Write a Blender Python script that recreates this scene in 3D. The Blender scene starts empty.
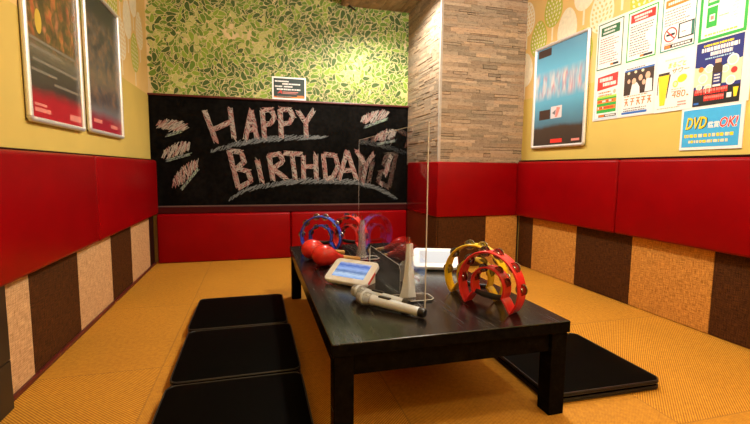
import bpy, bmesh, math, random
from mathutils import Vector, Matrix, noise
random.seed(7)
S = 0.79                      # all plan numbers below are in units of the camera height; S turns them into metres
sc = bpy.context.scene
COL = sc.collection
PI = math.pi

# ------------------------------------------------------------------ materials
class NT:
    def __init__(s, name):
        s.m = bpy.data.materials.new(name); s.m.use_nodes = True
        s.t = s.m.node_tree; s.b = s.t.nodes['Principled BSDF']
    def n(s, typ, **kw):
        nd = s.t.nodes.new(typ)
        for k, v in kw.items():
            if k.startswith('i_'): nd.inputs[k[2:].replace('_', ' ')].default_value = v
            else: setattr(nd, k, v)
        return nd
    def l(s, a, b): s.t.links.new(a, b)
    def math(s, op, a, b=None, c=None):
        nd = s.n('ShaderNodeMath', operation=op)
        for i, x in enumerate((a, b, c)):
            if x is None: continue
            if isinstance(x, (int, float)): nd.inputs[i].default_value = x
            else: s.l(x, nd.inputs[i])
        return nd.outputs[0]
    def mix(s, fac, a, b, mode='MIX'):
        nd = s.n('ShaderNodeMix', data_type='RGBA', blend_type=mode)
        for i, x in ((0, fac), (6, a), (7, b)):
            if isinstance(x, (int, float)): nd.inputs[i].default_value = x
            elif isinstance(x, tuple): nd.inputs[i].default_value = (*x[:3], 1)
            else: s.l(x, nd.inputs[i])
        return nd.outputs[2]
    def ramp(s, fac, stops):
        nd = s.n('ShaderNodeValToRGB'); cr = nd.color_ramp
        while len(cr.elements) < len(stops): cr.elements.new(0.5)
        for e, (p, c) in zip(cr.elements, stops):
            e.position = p; e.color = (*c, 1) if isinstance(c, tuple) else (c, c, c, 1)
        s.l(fac, nd.inputs[0]); return nd.outputs[0]
    def coord(s):
        tc = s.n('ShaderNodeTexCoord'); return tc.outputs['Object']
    def xyz(s, v):
        nd = s.n('ShaderNodeSeparateXYZ'); s.l(v, nd.inputs[0]); return nd.outputs
    def comb(s, x, y, z):
        nd = s.n('ShaderNodeCombineXYZ')
        for i, q in enumerate((x, y, z)):
            if isinstance(q, (int, float)): nd.inputs[i].default_value = q
            else: s.l(q, nd.inputs[i])
        return nd.outputs[0]
    def noise(s, v, scale, detail=3, rough=0.5):
        nd = s.n('ShaderNodeTexNoise'); nd.inputs['Scale'].default_value = scale
        nd.inputs['Detail'].default_value = detail; nd.inputs['Roughness'].default_value = rough
        s.l(v, nd.inputs['Vector']); return nd.outputs['Fac'], nd.outputs['Color']
    def bump(s, h, strength, dist=0.002):
        nd = s.n('ShaderNodeBump'); nd.inputs['Strength'].default_value = strength
        nd.inputs['Distance'].default_value = dist
        s.l(h, nd.inputs['Height']); s.l(nd.outputs[0], s.b.inputs['Normal'])
    def base(s, c):
        if isinstance(c, tuple): s.b.inputs['Base Color'].default_value = (*c, 1)
        else: s.l(c, s.b.inputs['Base Color'])
    def set(s, rough=0.5, metal=0.0, **kw):
        s.b.inputs['Roughness'].default_value = rough; s.b.inputs['Metallic'].default_value = metal
        for k, v in kw.items(): s.b.inputs[k.replace('_', ' ')].default_value = v
        return s.m

MATS = {}
def plain(name, c, rough=0.5, metal=0.0, var=0.08, scale=40.0, bump=0.0, **kw):
    """one colour broken up a little by noise"""
    if name in MATS: return MATS[name]
    t = NT(name); f, _ = t.noise(t.coord(), scale)
    lo = tuple(max(0, x * (1 - var)) for x in c); hi = tuple(min(1, x * (1 + var)) for x in c)
    t.base(t.ramp(f, [(0.3, lo), (0.7, hi)]))
    if bump: t.bump(f, bump)
    MATS[name] = t.set(rough, metal, **kw); return MATS[name]

def leather(name, c, rough, spec=0.3):
    t = NT(name); v = t.coord()
    f, _ = t.noise(v, 5, 4); g, _ = t.noise(v, 420, 2)
    t.base(t.ramp(f, [(0.25, tuple(x * 0.88 for x in c)), (0.8, tuple(x * 1.1 for x in c))]))
    t.bump(g, 0.12, 0.001); MATS[name] = t.set(rough, Specular_IOR_Level=spec); return MATS[name]

def weave(name, c1, c2, rough=0.7):
    """linen-like woven panel: two sets of uneven threads"""
    t = NT(name); x, y, z = t.xyz(t.coord()); u = t.math('ADD', x, y)
    a, _ = t.noise(t.comb(t.math('MULTIPLY', u, 26), t.math('MULTIPLY', z, 300), 0.0), 1, 2)
    b, _ = t.noise(t.comb(t.math('MULTIPLY', u, 300), t.math('MULTIPLY', z, 26), 3.0), 1, 2)
    w1 = t.math('SINE', t.math('MULTIPLY', u, 760)); w2 = t.math('SINE', t.math('MULTIPLY', z, 760))
    k = t.math('MULTIPLY', w1, w2)
    h = t.math('ADD', t.math('ADD', a, b), t.math('MULTIPLY', k, 0.13))
    t.base(t.ramp(t.math('MULTIPLY', h, 0.5), [(0.36, c1), (0.62, c2)]))
    t.bump(h, 0.5, 0.002); MATS[name] = t.set(rough, Specular_IOR_Level=0.12); return MATS[name]

def floor_mat():
    """ribbed woven mats laid as a checker with the ribs turned from mat to mat"""
    t = NT('woven_mat_floor'); v = t.coord(); x, y, z = t.xyz(v); M = 1.04 * S
    gx = t.math('DIVIDE', t.math('ADD', x, 0.47 * S), M); gy = t.math('DIVIDE', t.math('SUBTRACT', y, 2.27 * S), M)
    par = t.math('FLOORED_MODULO', t.math('ADD', t.math('FLOOR', gx), t.math('FLOOR', gy)), 2.0)
    d1 = t.math('SUBTRACT', t.math('MULTIPLY', x, 1.0), t.math('MULTIPLY', y, -1.0))
    d2 = t.math('SUBTRACT', x, y)
    mixd = t.math('ADD', t.math('MULTIPLY', par, d2), t.math('MULTIPLY', t.math('SUBTRACT', 1.0, par), d1))
    other = t.math('ADD', t.math('MULTIPLY', par, d1), t.math('MULTIPLY', t.math('SUBTRACT', 1.0, par), d2))
    rib = t.math('SINE', t.math('MULTIPLY', mixd, 2 * PI / 0.0105))
    knot = t.math('SINE', t.math('MULTIPLY', other, 2 * PI / 0.006))
    h = t.math('ADD', t.math('MULTIPLY', rib, 0.5), t.math('MULTIPLY', knot, 0.16))
    f, _ = t.noise(v, 2.2, 5, 0.6); g, _ = t.noise(v, 60, 3)
    hh = t.math('ADD', t.math('ADD', t.math('MULTIPLY', h, 0.42), 0.5), t.math('MULTIPLY', t.math('SUBTRACT', g, 0.5), 0.35))
    col = t.ramp(hh, [(0.15, (0.19, 0.058, 0.005)), (0.52, (0.56, 0.24, 0.020)), (0.9, (0.82, 0.42, 0.05))])
    col = t.mix(0.5, col, t.ramp(f, [(0.3, (0.78, 0.74, 0.68)), (0.7, (1.0, 1.0, 1.0))]), 'MULTIPLY')
    def seam(q):
        fr = t.math('SUBTRACT', q, t.math('FLOOR', q)); e = t.math('MINIMUM', fr, t.math('SUBTRACT', 1.0, fr))
        return t.math('LESS_THAN', e, 0.0035)
    sm = t.math('MAXIMUM', seam(gx), seam(gy))
    col = t.mix(t.math('MULTIPLY', sm, 0.45), col, (0.22, 0.10, 0.02))
    t.base(col); t.bump(h, 0.55, 0.002); return t.set(0.6, Specular_IOR_Level=0.2)

def wood_black(name, spec):
    t = NT(name); x, y, z = t.xyz(t.coord())
    f, _ = t.noise(t.comb(t.math('MULTIPLY', x, 60), t.math('MULTIPLY', y, 5), t.math('MULTIPLY', z, 60)), 1, 5, 0.65)
    g, _ = t.noise(t.comb(t.math('MULTIPLY', x, 14), t.math('MULTIPLY', y, 2), t.math('MULTIPLY', z, 14)), 1, 3)
    t.base(t.ramp(f, [(0.3, (0.002, 0.0018, 0.0016)), (0.75, (0.010, 0.008, 0.0065))]))
    r = t.math('ADD', t.math('MULTIPLY', f, 0.34), t.math('MULTIPLY', g, 0.12))
    t.l(r, t.b.inputs['Roughness']); t.bump(f, 0.16, 0.001); m = t.set(0.3, Specular_IOR_Level=spec); t.l(r, t.b.inputs['Roughness']); return m

def board_mat():
    t = NT('blackboard_surface'); v = t.coord(); f, _ = t.noise(v, 3.5, 5, 0.6); g, _ = t.noise(v, 30, 4)
    t.base(t.ramp(t.math('MULTIPLY', f, g), [(0.16, (0.002, 0.0017, 0.0014)), (0.42, (0.008, 0.0068, 0.006))]))
    return t.set(0.5, Specular_IOR_Level=0.02)

def chalk(name, c):
    t = NT(name); f, _ = t.noise(t.coord(), 260, 3, 0.7)
    t.base(t.ramp(f, [(0.40, tuple(x * 0.16 for x in c)), (0.62, c)])); return t.set(0.9, Specular_IOR_Level=0.02)

def stone_mat():
    t = NT('ledge_stone'); v = t.coord(); x, y, z = t.xyz(v)
    a = t.n('ShaderNodeVertexColor', layer_name='Col')
    u = t.math('ADD', x, y)
    f, _ = t.noise(t.comb(t.math('MULTIPLY', u, 24), t.math('MULTIPLY', z, 100), 0.0), 1, 5, 0.75)
    g, _ = t.noise(v, 90, 4, 0.7)
    c = t.mix(0.75, a.outputs['Color'], t.ramp(f, [(0.34, (0.38, 0.34, 0.31)), (0.49, (0.93, 0.9, 0.87)), (0.75, (1, 0.98, 0.95))]), 'MULTIPLY')
    c = t.mix(0.62, c, t.ramp(g, [(0.25, (0.55, 0.5, 0.46)), (0.5, (1, 1, 1))]), 'MULTIPLY')
    t.base(c); t.bump(t.math('ADD', f, g), 0.4, 0.003); return t.set(0.8, Specular_IOR_Level=0.15)

def blurred_print(name, axis, lo, hi, stops, blob_cols, blob_lo, blob_hi, scale):
    """an out-of-focus poster print: soft bands over the height and soft blobs in one zone"""
    t = NT(name); v = t.coord(); x, y, z = t.xyz(v)
    h = t.math('DIVIDE', t.math('SUBTRACT', z, lo * S), (hi - lo) * S)
    n2, _ = t.noise(v, 9, 2); hw = t.math('ADD', h, t.math('MULTIPLY', t.math('SUBTRACT', n2, 0.5), 0.05))
    base = t.ramp(hw, stops)
    b, _ = t.noise(t.comb(t.math('MULTIPLY', y, scale[0]), t.math('MULTIPLY', z, scale[1]), 0.0), 1, 2)
    k, _ = t.noise(t.comb(t.math('MULTIPLY', y, scale[0] * 1.3), t.math('MULTIPLY', z, scale[1]), 7.0), 1, 1)
    bc = t.ramp(k, blob_cols)
    m = t.math('MULTIPLY', t.math('SMOOTHSTEP' if False else 'MULTIPLY', 1.0, t.ramp(b, [(0.34, 0.0), (0.66, 1.0)])),
               t.ramp(h, [(max(0, blob_lo - .04), 0.0), (blob_lo + .04, 1.0), (blob_hi - .04, 1.0), (min(1, blob_hi + .04), 0.0)]))
    t.base(t.mix(m, base, bc)); return t.set(0.3)

def glass(name, tint=(1, 1, 1), rough=0.0):
    t = NT(name); t.base(tint)
    return t.set(rough, 0.0, IOR=1.26, Transmission_Weight=1.0)

def screen_mat(name, stops, strength, ax=1):
    t = NT(name); v = t.coord(); x, y, z = t.xyz(v)
    h = t.math('ADD', t.math('DIVIDE', y, 0.15 * S), 0.5)
    n1, _ = t.noise(t.comb(t.math('MULTIPLY', x, 45), t.math('MULTIPLY', y, 120), 0.0), 1, 2)
    c = t.ramp(t.math('ADD', h, t.math('MULTIPLY', t.math('SUBTRACT', n1, .5), .16)), stops)
    t.base((0.02, 0.02, 0.02)); t.l(c, t.b.inputs['Emission Color'])
    t.b.inputs['Emission Strength'].default_value = strength
    return t.set(0.12)

# ------------------------------------------------------------------ mesh helpers (plan units; scaled by S when linked)
def obj(name, bm, mats, parent=None, loc=(0, 0, 0), rot=None, smooth=False, angle=0.6):
    me = bpy.data.meshes.new(name)
    for v in bm.verts: v.co = (v.co - Vector(loc) * (0 if parent else 1)) * S if not parent else v.co * S
    bm.normal_update()
    bm.to_mesh(me); bm.free()
    for m in (mats if isinstance(mats, (list, tuple)) else [mats]): me.materials.append(m)
    if smooth:
        for p in me.polygons: p.use_smooth = True
        try: me.set_sharp_from_angle(angle=angle)
        except Exception: pass
    o = bpy.data.objects.new(name, me); COL.objects.link(o)
    if parent: o.parent = parent
    else: o.location = Vector(loc) * S
    if rot: o.rotation_euler = rot
    return o

def tag(o, label=None, cat=None, group=None, kind=None):
    if label: o['label'] = label
    if cat: o['category'] = cat
    if group: o['group'] = group
    if kind: o['kind'] = kind
    return o

def thing(name, label, cat, loc, rz=0.0, group=None):
    o = bpy.data.objects.new(name, None); COL.objects.link(o)
    o.location = Vector(loc) * S; o.rotation_euler = (0, 0, rz); o.empty_display_size = 0.05
    return tag(o, label, cat, group)

def struct(name, bm, mats, smooth=False):
    return tag(obj(name, bm, mats, smooth=smooth), kind='structure')

def copy_tree(o, parent=None):
    c = o.copy(); COL.objects.link(c); c.parent = parent
    for ch in list(o.children): copy_tree(ch, c)
    return c

def box(bm, x0, y0, z0, x1, y1, z1, bev=0.0, seg=2, mi=0, vert_only=False):
    r = bmesh.ops.create_cube(bm, size=1.0); vs = r['verts']
    for v in vs: v.co = Vector((x0 + (v.co.x + .5) * (x1 - x0), y0 + (v.co.y + .5) * (y1 - y0), z0 + (v.co.z + .5) * (z1 - z0)))
    fs = {f for v in vs for f in v.link_faces}
    for f in fs: f.material_index = mi
    if bev:
        es = {e for v in vs for e in v.link_edges}
        if vert_only: es = {e for e in es if abs((e.verts[0].co - e.verts[1].co).z) > 1e-6 and (e.verts[0].co - e.verts[1].co).xy.length < 1e-6}
        bmesh.ops.bevel(bm, geom=list(es), offset=bev, segments=seg, profile=0.5, affect='EDGES', material=mi)
    return vs

def newbox(*a, **k):
    bm = bmesh.new(); box(bm, *a, **k); return bm

def tube(bm, pts, r, n=10, closed=False, mi=0, caps=True):
    pts = [Vector(p) for p in pts]; N = len(pts); rings = []
    rs = r if isinstance(r, (list, tuple)) else [r] * N
    up = None
    for i, p in enumerate(pts):
        if closed: d = (pts[(i + 1) % N] - pts[i - 1]).normalized()
        else: d = (pts[min(i + 1, N - 1)] - pts[max(i - 1, 0)]).normalized()
        if up is None:
            up = d.cross(Vector((0, 0, 1)) if abs(d.z) < .9 else Vector((1, 0, 0))).normalized()
        up = (up - d * up.dot(d)).normalized(); w = d.cross(up)
        rings.append([bm.verts.new(p + (up * math.cos(2 * PI * k / n) + w * math.sin(2 * PI * k / n)) * rs[i]) for k in range(n)])
    for i in range(N if closed else N - 1):
        a, b = rings[i], rings[(i + 1) % N]
        for k in range(n):
            f = bm.faces.new((a[k], a[(k + 1) % n], b[(k + 1) % n], b[k])); f.material_index = mi
    if not closed and caps:
        f = bm.faces.new(rings[0][::-1]); f.material_index = mi
        f = bm.faces.new(rings[-1]); f.material_index = mi

def lathe(bm, prof, n=24, mi=0, M=None):
    """prof = (radius, height) pairs turned round local Z; M places it"""
    M = M or Matrix(); rings = []
    for r, h in prof:
        if r < 1e-6: rings.append([bm.verts.new(M @ Vector((0, 0, h)))])
        else: rings.append([bm.verts.new(M @ Vector((r * math.cos(2 * PI * k / n), r * math.sin(2 * PI * k / n), h))) for k in range(n)])
    for a, b in zip(rings, rings[1:]):
        for k in range(n):
            if len(a) == 1 and len(b) == 1: continue
            if len(a) == 1: f = bm.faces.new((a[0], b[k], b[(k + 1) % n]))
            elif len(b) == 1: f = bm.faces.new((a[k], b[0], a[(k + 1) % n]))
            else: f = bm.faces.new((a[k], b[k], b[(k + 1) % n], a[(k + 1) % n]))
            f.material_index = mi
    bmesh.ops.recalc_face_normals(bm, faces=bm.faces)

def prism(bm, poly, d0, d1, place, mi=0):
    """poly in (a, b), extruded from d0 to d1; place(a, b, d) -> point"""
    A = [bm.verts.new(place(a, b, d0)) for a, b in poly]; B = [bm.verts.new(place(a, b, d1)) for a, b in poly]
    n = len(poly); fs = [bm.faces.new(A[::-1]), bm.faces.new(B)]
    for i in range(n): fs.append(bm.faces.new((A[i], A[(i + 1) % n], B[(i + 1) % n], B[i])))
    for f in fs: f.material_index = mi
    bmesh.ops.recalc_face_normals(bm, faces=fs)

class Flat:
    """prints on one wall plane: u to the viewer's right, v up, layers stacked off the wall"""
    def __init__(s, org, u, n, step=0.0007):
        s.o, s.u, s.v, s.n = Vector(org), Vector(u), Vector((0, 0, 1)), Vector(n); s.st = step; s.bm = bmesh.new(); s.mats = []
    def mi(s, m):
        if m not in s.mats: s.mats.append(m)
        return s.mats.index(m)
    def P(s, u, v, k): return s.o + s.u * u + s.v * v + s.n * (k * s.st)
    def poly(s, pts, m, k=1):
        f = s.bm.faces.new([s.bm.verts.new(s.P(a, b, k)) for a, b in pts]); f.normal_update()
        if f.normal.dot(s.n) < 0: f.normal_flip()
        f.material_index = s.mi(m); return f
    def rect(s, u0, v0, u1, v1, m, k=1): return s.poly([(u0, v0), (u1, v0), (u1, v1), (u0, v1)], m, k)
    def slab(s, u0, v0, u1, v1, d, m):
        prism(s.bm, [(u0, v0), (u1, v0), (u1, v1), (u0, v1)], -d, 0.0, lambda a, b, q: s.o + s.u * a + s.v * b + s.n * q, s.mi(m))
    def frame(s, u0, v0, u1, v1, w, m, k=1):
        s.rect(u0, v0, u1, v0 + w, m, k); s.rect(u0, v1 - w, u1, v1, m, k); s.rect(u0, v0 + w, u0 + w, v1 - w, m, k); s.rect(u1 - w, v0 + w, u1, v1 - w, m, k)
    def ell(s, cu, cv, ru, rv, m, k=1, n=16, rot=0.0):
        s.poly([(cu + ru * math.cos(t) * math.cos(rot) - rv * math.sin(t) * math.sin(rot), cv + ru * math.cos(t) * math.sin(rot) + rv * math.sin(t) * math.cos(rot)) for t in [2 * PI * i / n for i in range(n)]], m, k)
    def ring(s, cu, cv, r0, r1, m, k=1, n=24):
        for i in range(n):
            a, b = 2 * PI * i / n, 2 * PI * (i + 1) / n
            s.poly([(cu + r0 * math.cos(a), cv + r0 * math.sin(a)), (cu + r1 * math.cos(a), cv + r1 * math.sin(a)), (cu + r1 * math.cos(b), cv + r1 * math.sin(b)), (cu + r0 * math.cos(b), cv + r0 * math.sin(b))], m, k)
    def lines(s, u0, v0, u1, rows, pitch, h, mats, k=2, ragged=0.4, rnd=None):
        """rows of tiny unreadable print"""
        rnd = rnd or random
        for r in range(rows):
            u = u0; v = v0 - r * pitch; end = u1 - (u1 - u0) * rnd.random() * ragged
            while u < end:
                w = (u1 - u0) * rnd.uniform(0.03, 0.10); s.rect(u, v - h, min(u + w, end), v, rnd.choice(mats), k); u += w + (u1 - u0) * rnd.uniform(.012, .03)
    def text(s, body, u, v, h, m, k=2, w=None, shear=0.0, bold=0.0):
        """lettering with its lower left corner at (u, v), cap height h and, if w is given, that width"""
        c = bpy.data.curves.new('t', 'FONT'); c.body = body; c.resolution_u = 2; c.shear = shear; c.offset = bold
        o = bpy.data.objects.new('t', c); COL.objects.link(o); bpy.context.view_layer.update()
        me = bpy.data.meshes.new_from_object(o.evaluated_get(bpy.context.evaluated_depsgraph_get()))
        xs = [q.co.x for q in me.vertices]; ys = [q.co.y for q in me.vertices]
        x0, x1, y0, y1 = min(xs), max(xs), min(ys), max(ys); sy = h / (y1 - y0); sx = (w / (x1 - x0)) if w else sy
        vs = [s.bm.verts.new(s.P(u + (q.co.x - x0) * sx, v + (q.co.y - y0) * sy, k)) for q in me.vertices]
        for p in me.polygons:
            try: f = s.bm.faces.new([vs[i] for i in p.vertices])
            except ValueError: continue
            f.normal_update()
            if f.normal.dot(s.n) < 0: f.normal_flip()
            f.material_index = s.mi(m)
        bpy.data.objects.remove(o); bpy.data.meshes.remove(me); bpy.data.curves.remove(c)
    def build(s, name, parent=None, loc=(0, 0, 0)): return obj(name, s.bm, s.mats, parent, loc)

def wrightflat(y_left, z, x=2.692, step=0.0007): return Flat((x, y_left, z), (0, -1, 0), (-1, 0, 0), step)
STROKES=[[(-0.507,1.594),(-0.398,1.259)],
[(-0.253,1.632),(-0.217,1.308)],
[(-0.446,1.386),(-0.243,1.486)],
[(-0.037,1.615),(-0.104,1.298)],
[(-0.037,1.615),(0.019,1.31)],
[(-0.076,1.398),(0.003,1.414)],
[(0.078,1.62),(0.1,1.313)],
[(0.078,1.62),(0.176,1.629),(0.207,1.549),(0.165,1.479),(0.089,1.467)],
[(0.267,1.638),(0.281,1.327)],
[(0.267,1.638),(0.372,1.638),(0.408,1.566),(0.366,1.495),(0.283,1.479)],
[(0.459,1.628),(0.542,1.507)],
[(0.637,1.65),(0.547,1.507),(0.55,1.339)],
[(-0.272,1.177),(-0.185,0.777)],
[(-0.272,1.177),(-0.151,1.166),(-0.118,1.061),(-0.207,0.987)],
[(-0.207,0.987),(-0.085,0.961),(-0.051,0.855),(-0.185,0.777)],
[(0.015,1.086),(0.065,0.841)],
[(0.142,1.134),(0.183,0.86)],
[(0.142,1.134),(0.261,1.155),(0.292,1.067),(0.176,0.991)],
[(0.176,0.991),(0.331,0.875)],
[(0.297,1.165),(0.493,1.154)],
[(0.39,1.153),(0.425,0.875)],
[(0.516,1.145),(0.519,0.875)],
[(0.654,1.162),(0.662,0.876)],
[(0.52,1.013),(0.658,1.024)],
[(0.74,1.159),(0.769,0.876)],
[(0.74,1.159),(0.877,1.147),(0.911,1.027),(0.852,0.9),(0.769,0.876)],
[(1.015,1.202),(0.921,0.866)],
[(1.015,1.202),(1.132,0.867)],
[(0.966,0.974),(1.086,0.985)],
[(1.125,1.21),(1.238,1.045)],
[(1.339,1.179),(1.248,1.045),(1.203,0.832)],
[(1.548,1.158),(1.477,0.923)],
[(1.431,0.852),(1.426,0.802)]]
BANDS=[[(-0.464,1.168),(-0.206,1.246),(0.082,1.303),(0.401,1.33),(0.755,1.345)],
[(-0.276,0.658),(-0.106,0.758),(0.073,0.799),(0.326,0.837),(0.585,0.856),(0.877,0.852),(1.152,0.837),(1.384,0.772),(1.624,0.639)]]
BURSTS=[[(-0.957,1.447),(-0.694,1.391)],
[(-0.921,1.129),(-0.659,1.213)],
[(-0.835,0.823),(-0.589,1.037)],
[(1.183,1.564),(1.499,1.625)],
[(1.358,1.366),(1.597,1.408)]]
ACCENTS=[[(-0.874,1.321),(-0.735,1.368)],
[(-0.899,1.06),(-0.661,1.134)],
[(-0.759,0.761),(-0.583,0.984)],
[(1.224,1.479),(1.49,1.581)],
[(1.379,1.288),(1.598,1.333)]]

# ------------------------------------------------------------------ palette
WHITE = plain('white_paper', (0.80, 0.78, 0.74), 0.45, var=0.02)
CREAM = plain('cream_print', (0.80, 0.66, 0.40), 0.6)
YELLOW_WALL = plain('yellow_wall', (0.60, 0.435, 0.095), 0.65, var=0.05, scale=3)
TAN_WALL = plain('tan_wallpaper', (0.74, 0.49, 0.17), 0.65, var=0.06, scale=4)
PALE_TREE = plain('pale_tree_print', (0.80, 0.72, 0.52), 0.65)
GREEN_TREE = plain('olive_tree_print', (0.46, 0.48, 0.05), 0.65)
RED = leather('red_vinyl', (0.235, 0.0005, 0.002), 0.36, 0.12)
BLACK_VINYL = leather('black_vinyl', (0.0022, 0.0018, 0.0013), 0.5, 0.015)
PIPING = plain('black_piping', (0.02, 0.018, 0.016), 0.3)
TAN_WEAVE = weave('tan_weave', (0.30, 0.115, 0.016), (0.70, 0.32, 0.065))
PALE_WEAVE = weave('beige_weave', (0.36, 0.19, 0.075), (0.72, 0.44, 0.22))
BROWN_WEAVE = weave('brown_weave', (0.020, 0.006, 0.0012), (0.095, 0.031, 0.006))
DARK_RED_TRIM = plain('dark_red_trim', (0.09, 0.008, 0.007), 0.35)
DARK_TRIM = plain('dark_brown_trim', (0.022, 0.006, 0.004), 0.5, Specular_IOR_Level=.08)
CEIL = plain('ceiling_paper', (0.55, 0.42, 0.20), 0.8)
BLACKWOOD = wood_black('black_wood_grain', .45); BLACKWOOD_LOW = wood_black('black_wood_low_sheen', .012)  # the low copy is the same wood, reflection cut to keep sides and legs dark
CAB = plain('black_lacquer', (0.008, 0.008, 0.009), 0.3)
ALU = plain('brushed_aluminium', (0.78, 0.77, 0.75), 0.35, .55, var=0.04)
DARK_ALU = plain('dark_frame_edge', (0.10, 0.085, 0.07), 0.35, 0.8)
CHROME = plain('jingle_steel', (0.34, 0.32, 0.29), 0.25, 1.0)
CH_PINK = chalk('pink_chalk', (0.55, 0.27, 0.24)); CH_WHITE = chalk('white_chalk', (0.62, 0.55, 0.48))
CH_BLUE = chalk('grey_blue_chalk', (0.27, 0.30, 0.31)); CH_GREEN = chalk('pale_green_chalk', (0.42, 0.55, 0.42))
P = lambda n, c, r=0.45: plain('print_' + n, c, r, var=0.03)
P_DKG, P_GRN, P_TEAL, P_RED = P('dark_green', (0.015, 0.12, 0.035)), P('green', (0.03, 0.36, 0.05)), P('teal', (0.03, 0.24, 0.17)), P('red', (0.72, 0.03, 0.02))
P_ORG, P_BLK, P_GREY, P_PINK = P('orange', (0.80, 0.20, 0.02)), P('black', (0.012, 0.012, 0.012)), P('grey', (0.16, 0.15, 0.15)), P('pale_red', (0.66, 0.22, 0.18))
P_BLUE, P_NAVY, P_SKY, P_YEL = P('blue', (0.03, 0.14, 0.48)), P('navy', (0.015, 0.02, 0.16)), P('sky_blue', (0.05, 0.38, 0.72)), P('yellow', (0.90, 0.62, 0.02))
P_LBLUE, P_BROWN, P_SKIN, P_LIME = P('pale_blue', (0.40, 0.58, 0.72)), P('dark_brown', (0.045, 0.02, 0.012)), P('skin', (0.75, 0.42, 0.28)), P('lime', (0.35, 0.60, 0.06))

XL, XR, YB, YF, ZC = -1.04, 2.695, 4.92, -0.9, 2.9
rel = lambda bm, o: (bmesh.ops.translate(bm, verts=bm.verts, vec=-(o.location / S)), bm)[1]
def part(name, bm, m, root, **k): return obj(name, rel(bm, root), m, root, **k)

# ------------------------------------------------------------------ the room
struct('floor', newbox(XL - .1, YF - .1, -.08, XR + .1, YB + .1, 0), floor_mat())
struct('ceiling', newbox(XL - .1, YF - .1, ZC, XR + .1, YB + .1, ZC + .08), CEIL)
struct('wall_front', newbox(XL - .1, YF - .1, 0, XR + .1, YF, ZC), YELLOW_WALL)

def tree_wall(name, org, u, n, length, slab):
    """yellow wall with a band of printed trees over it"""
    F = Flat(org, u, n); Z0 = 1.725
    F.slab(0, 0, length, Z0, .1, YELLOW_WALL); F.slab(0, Z0, length, ZC, .1, TAN_WALL)
    rnd = random.Random(3); row = 0; v = Z0 + .02
    def crown(cu, base, w, h, kind):
        m = GREEN_TREE if kind == 1 else PALE_TREE; cv = base + .12 + h / 2
        if cv + h / 2 > ZC - .01 or cu - w / 2 < .01 or cu + w / 2 > length - .01: return
        F.rect(cu - .011, base, cu + .011, base + .17, PALE_TREE, 1)
        pts = []
        for i in range(28):
            t = 2 * PI * i / 28; k = 1.0 - .16 * math.sin(t)
            pts.append((cu + w / 2 * math.cos(t) * k, cv + h / 2 * math.sin(t)))
        if kind != 2:
            F.poly(pts, m, 1.5)
        else:
            F.poly(pts, PALE_TREE, 1.5)
        if kind in (0, 1):
            dm = PALE_TREE if kind == 1 else TAN_WALL
            nr = 9
            for r in range(nr):
                b = -1 + (2 * r + 1) / nr; half = math.sqrt(max(0, 1 - b * b)) * (1 - .16 * b); c = max(1, int(6 * half))
                for q in range(c):
                    a = (-half + 2 * half * (q + .5) / c) * .92
                    F.ell(cu + a * w / 2, cv + b * h / 2 * .94, .0095, .015, dm, 2.4, 6, (.7 if a < 0 else -.7))
    base = Z0 - .02 + .03
    for row in range(5):
        cu = .15 + (.20 if row % 2 else 0); j = row
        while cu < length:
            kind = (0, 1, 2)[(j + row) % 3]; crown(cu, base + rnd.uniform(-.02, .02), .25, .34, kind); cu += .40; j += 1
        base += .24
    return tag(F.build(name), kind='structure')
tree_wall('wall_left', (XL, YF, 0), (0, 1, 0), (1, 0, 0), YB - YF, 0)
tree_wall('wall_right', (XR, YB, 0), (0, -1, 0), (-1, 0, 0), YB - YF, 0)

# leaf wallpaper over the whole back wall
F = Flat((XL, YB, 0), (1, 0, 0), (0, -1, 0), 0.00012)
LEAF_EDGE = plain('leaf_paper_outline', (0.60, 0.50, 0.25), 0.7, var=.15, scale=30)
LEAF_BG = plain('leaf_paper_ground', (0.66, 0.53, 0.28), 0.7, var=0.12, scale=7)
LEAFS = [plain('leaf_print_' + n, c, 0.65, var=.12, scale=60) for n, c in (('deep', (0.045, 0.095, 0.004)), ('mid', (0.115, 0.215, 0.009)), ('fresh', (0.22, 0.34, 0.025)), ('pale', (0.46, 0.47, 0.14)))]
F.slab(0, 0, XR - XL, ZC, .1, LEAF_BG)
rnd = random.Random(11); placed = {}
def layer_for(a, b, R):
    """first layer no overlapping leaf uses yet"""
    cx, cy = int(a / .1), int(b / .1); used = set()
    for dx in (-1, 0, 1):
        for dy in (-1, 0, 1):
            for (x, y, q, k) in placed.get((cx + dx, cy + dy), ()):
                if (x - a) ** 2 + (y - b) ** 2 < (R + q) ** 2: used.add(k)
    k = 0
    while k in used: k += 1
    placed.setdefault((cx, cy), []).append((a, b, R, k)); return k
for i in range(6200):
    a, b = rnd.uniform(.036, 2.84), rnd.uniform(1.745, ZC - .055)
    q = noise.noise(Vector((a * 1.7, b * 1.9, 9.2))) + .3 * noise.noise(Vector((a * 6, b * 6, 1)))
    if q > .40 and rnd.random() < (.65 if q > .52 else .3): continue
    t = rnd.uniform(0, 2 * PI); L = rnd.uniform(.030, .052); W = L * rnd.uniform(.36, .52); bend = rnd.uniform(-.3, .3) * L
    def leaf(L, W):
        o = []
        for s in range(10):
            ph = 2 * PI * s / 10; x = L * math.cos(ph); y = W * math.sin(ph) * (1 - .35 * math.cos(ph)) + bend * (math.cos(ph) ** 2)
            o.append((a + x * math.cos(t) - y * math.sin(t), b + x * math.sin(t) + y * math.cos(t)))
        return o
    k = 1 + layer_for(a, b, L * 1.15)
    F.poly(leaf(L * 1.09, W * 1.26), LEAF_EDGE, k)
    r = rnd.random() - q * .8
    F.poly(leaf(L, W), LEAFS[0 if r > .62 else 1 if r > .2 else 2 if r > -.08 else 3], k + .4)
tag(F.build('wall_back'), kind='structure')

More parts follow.
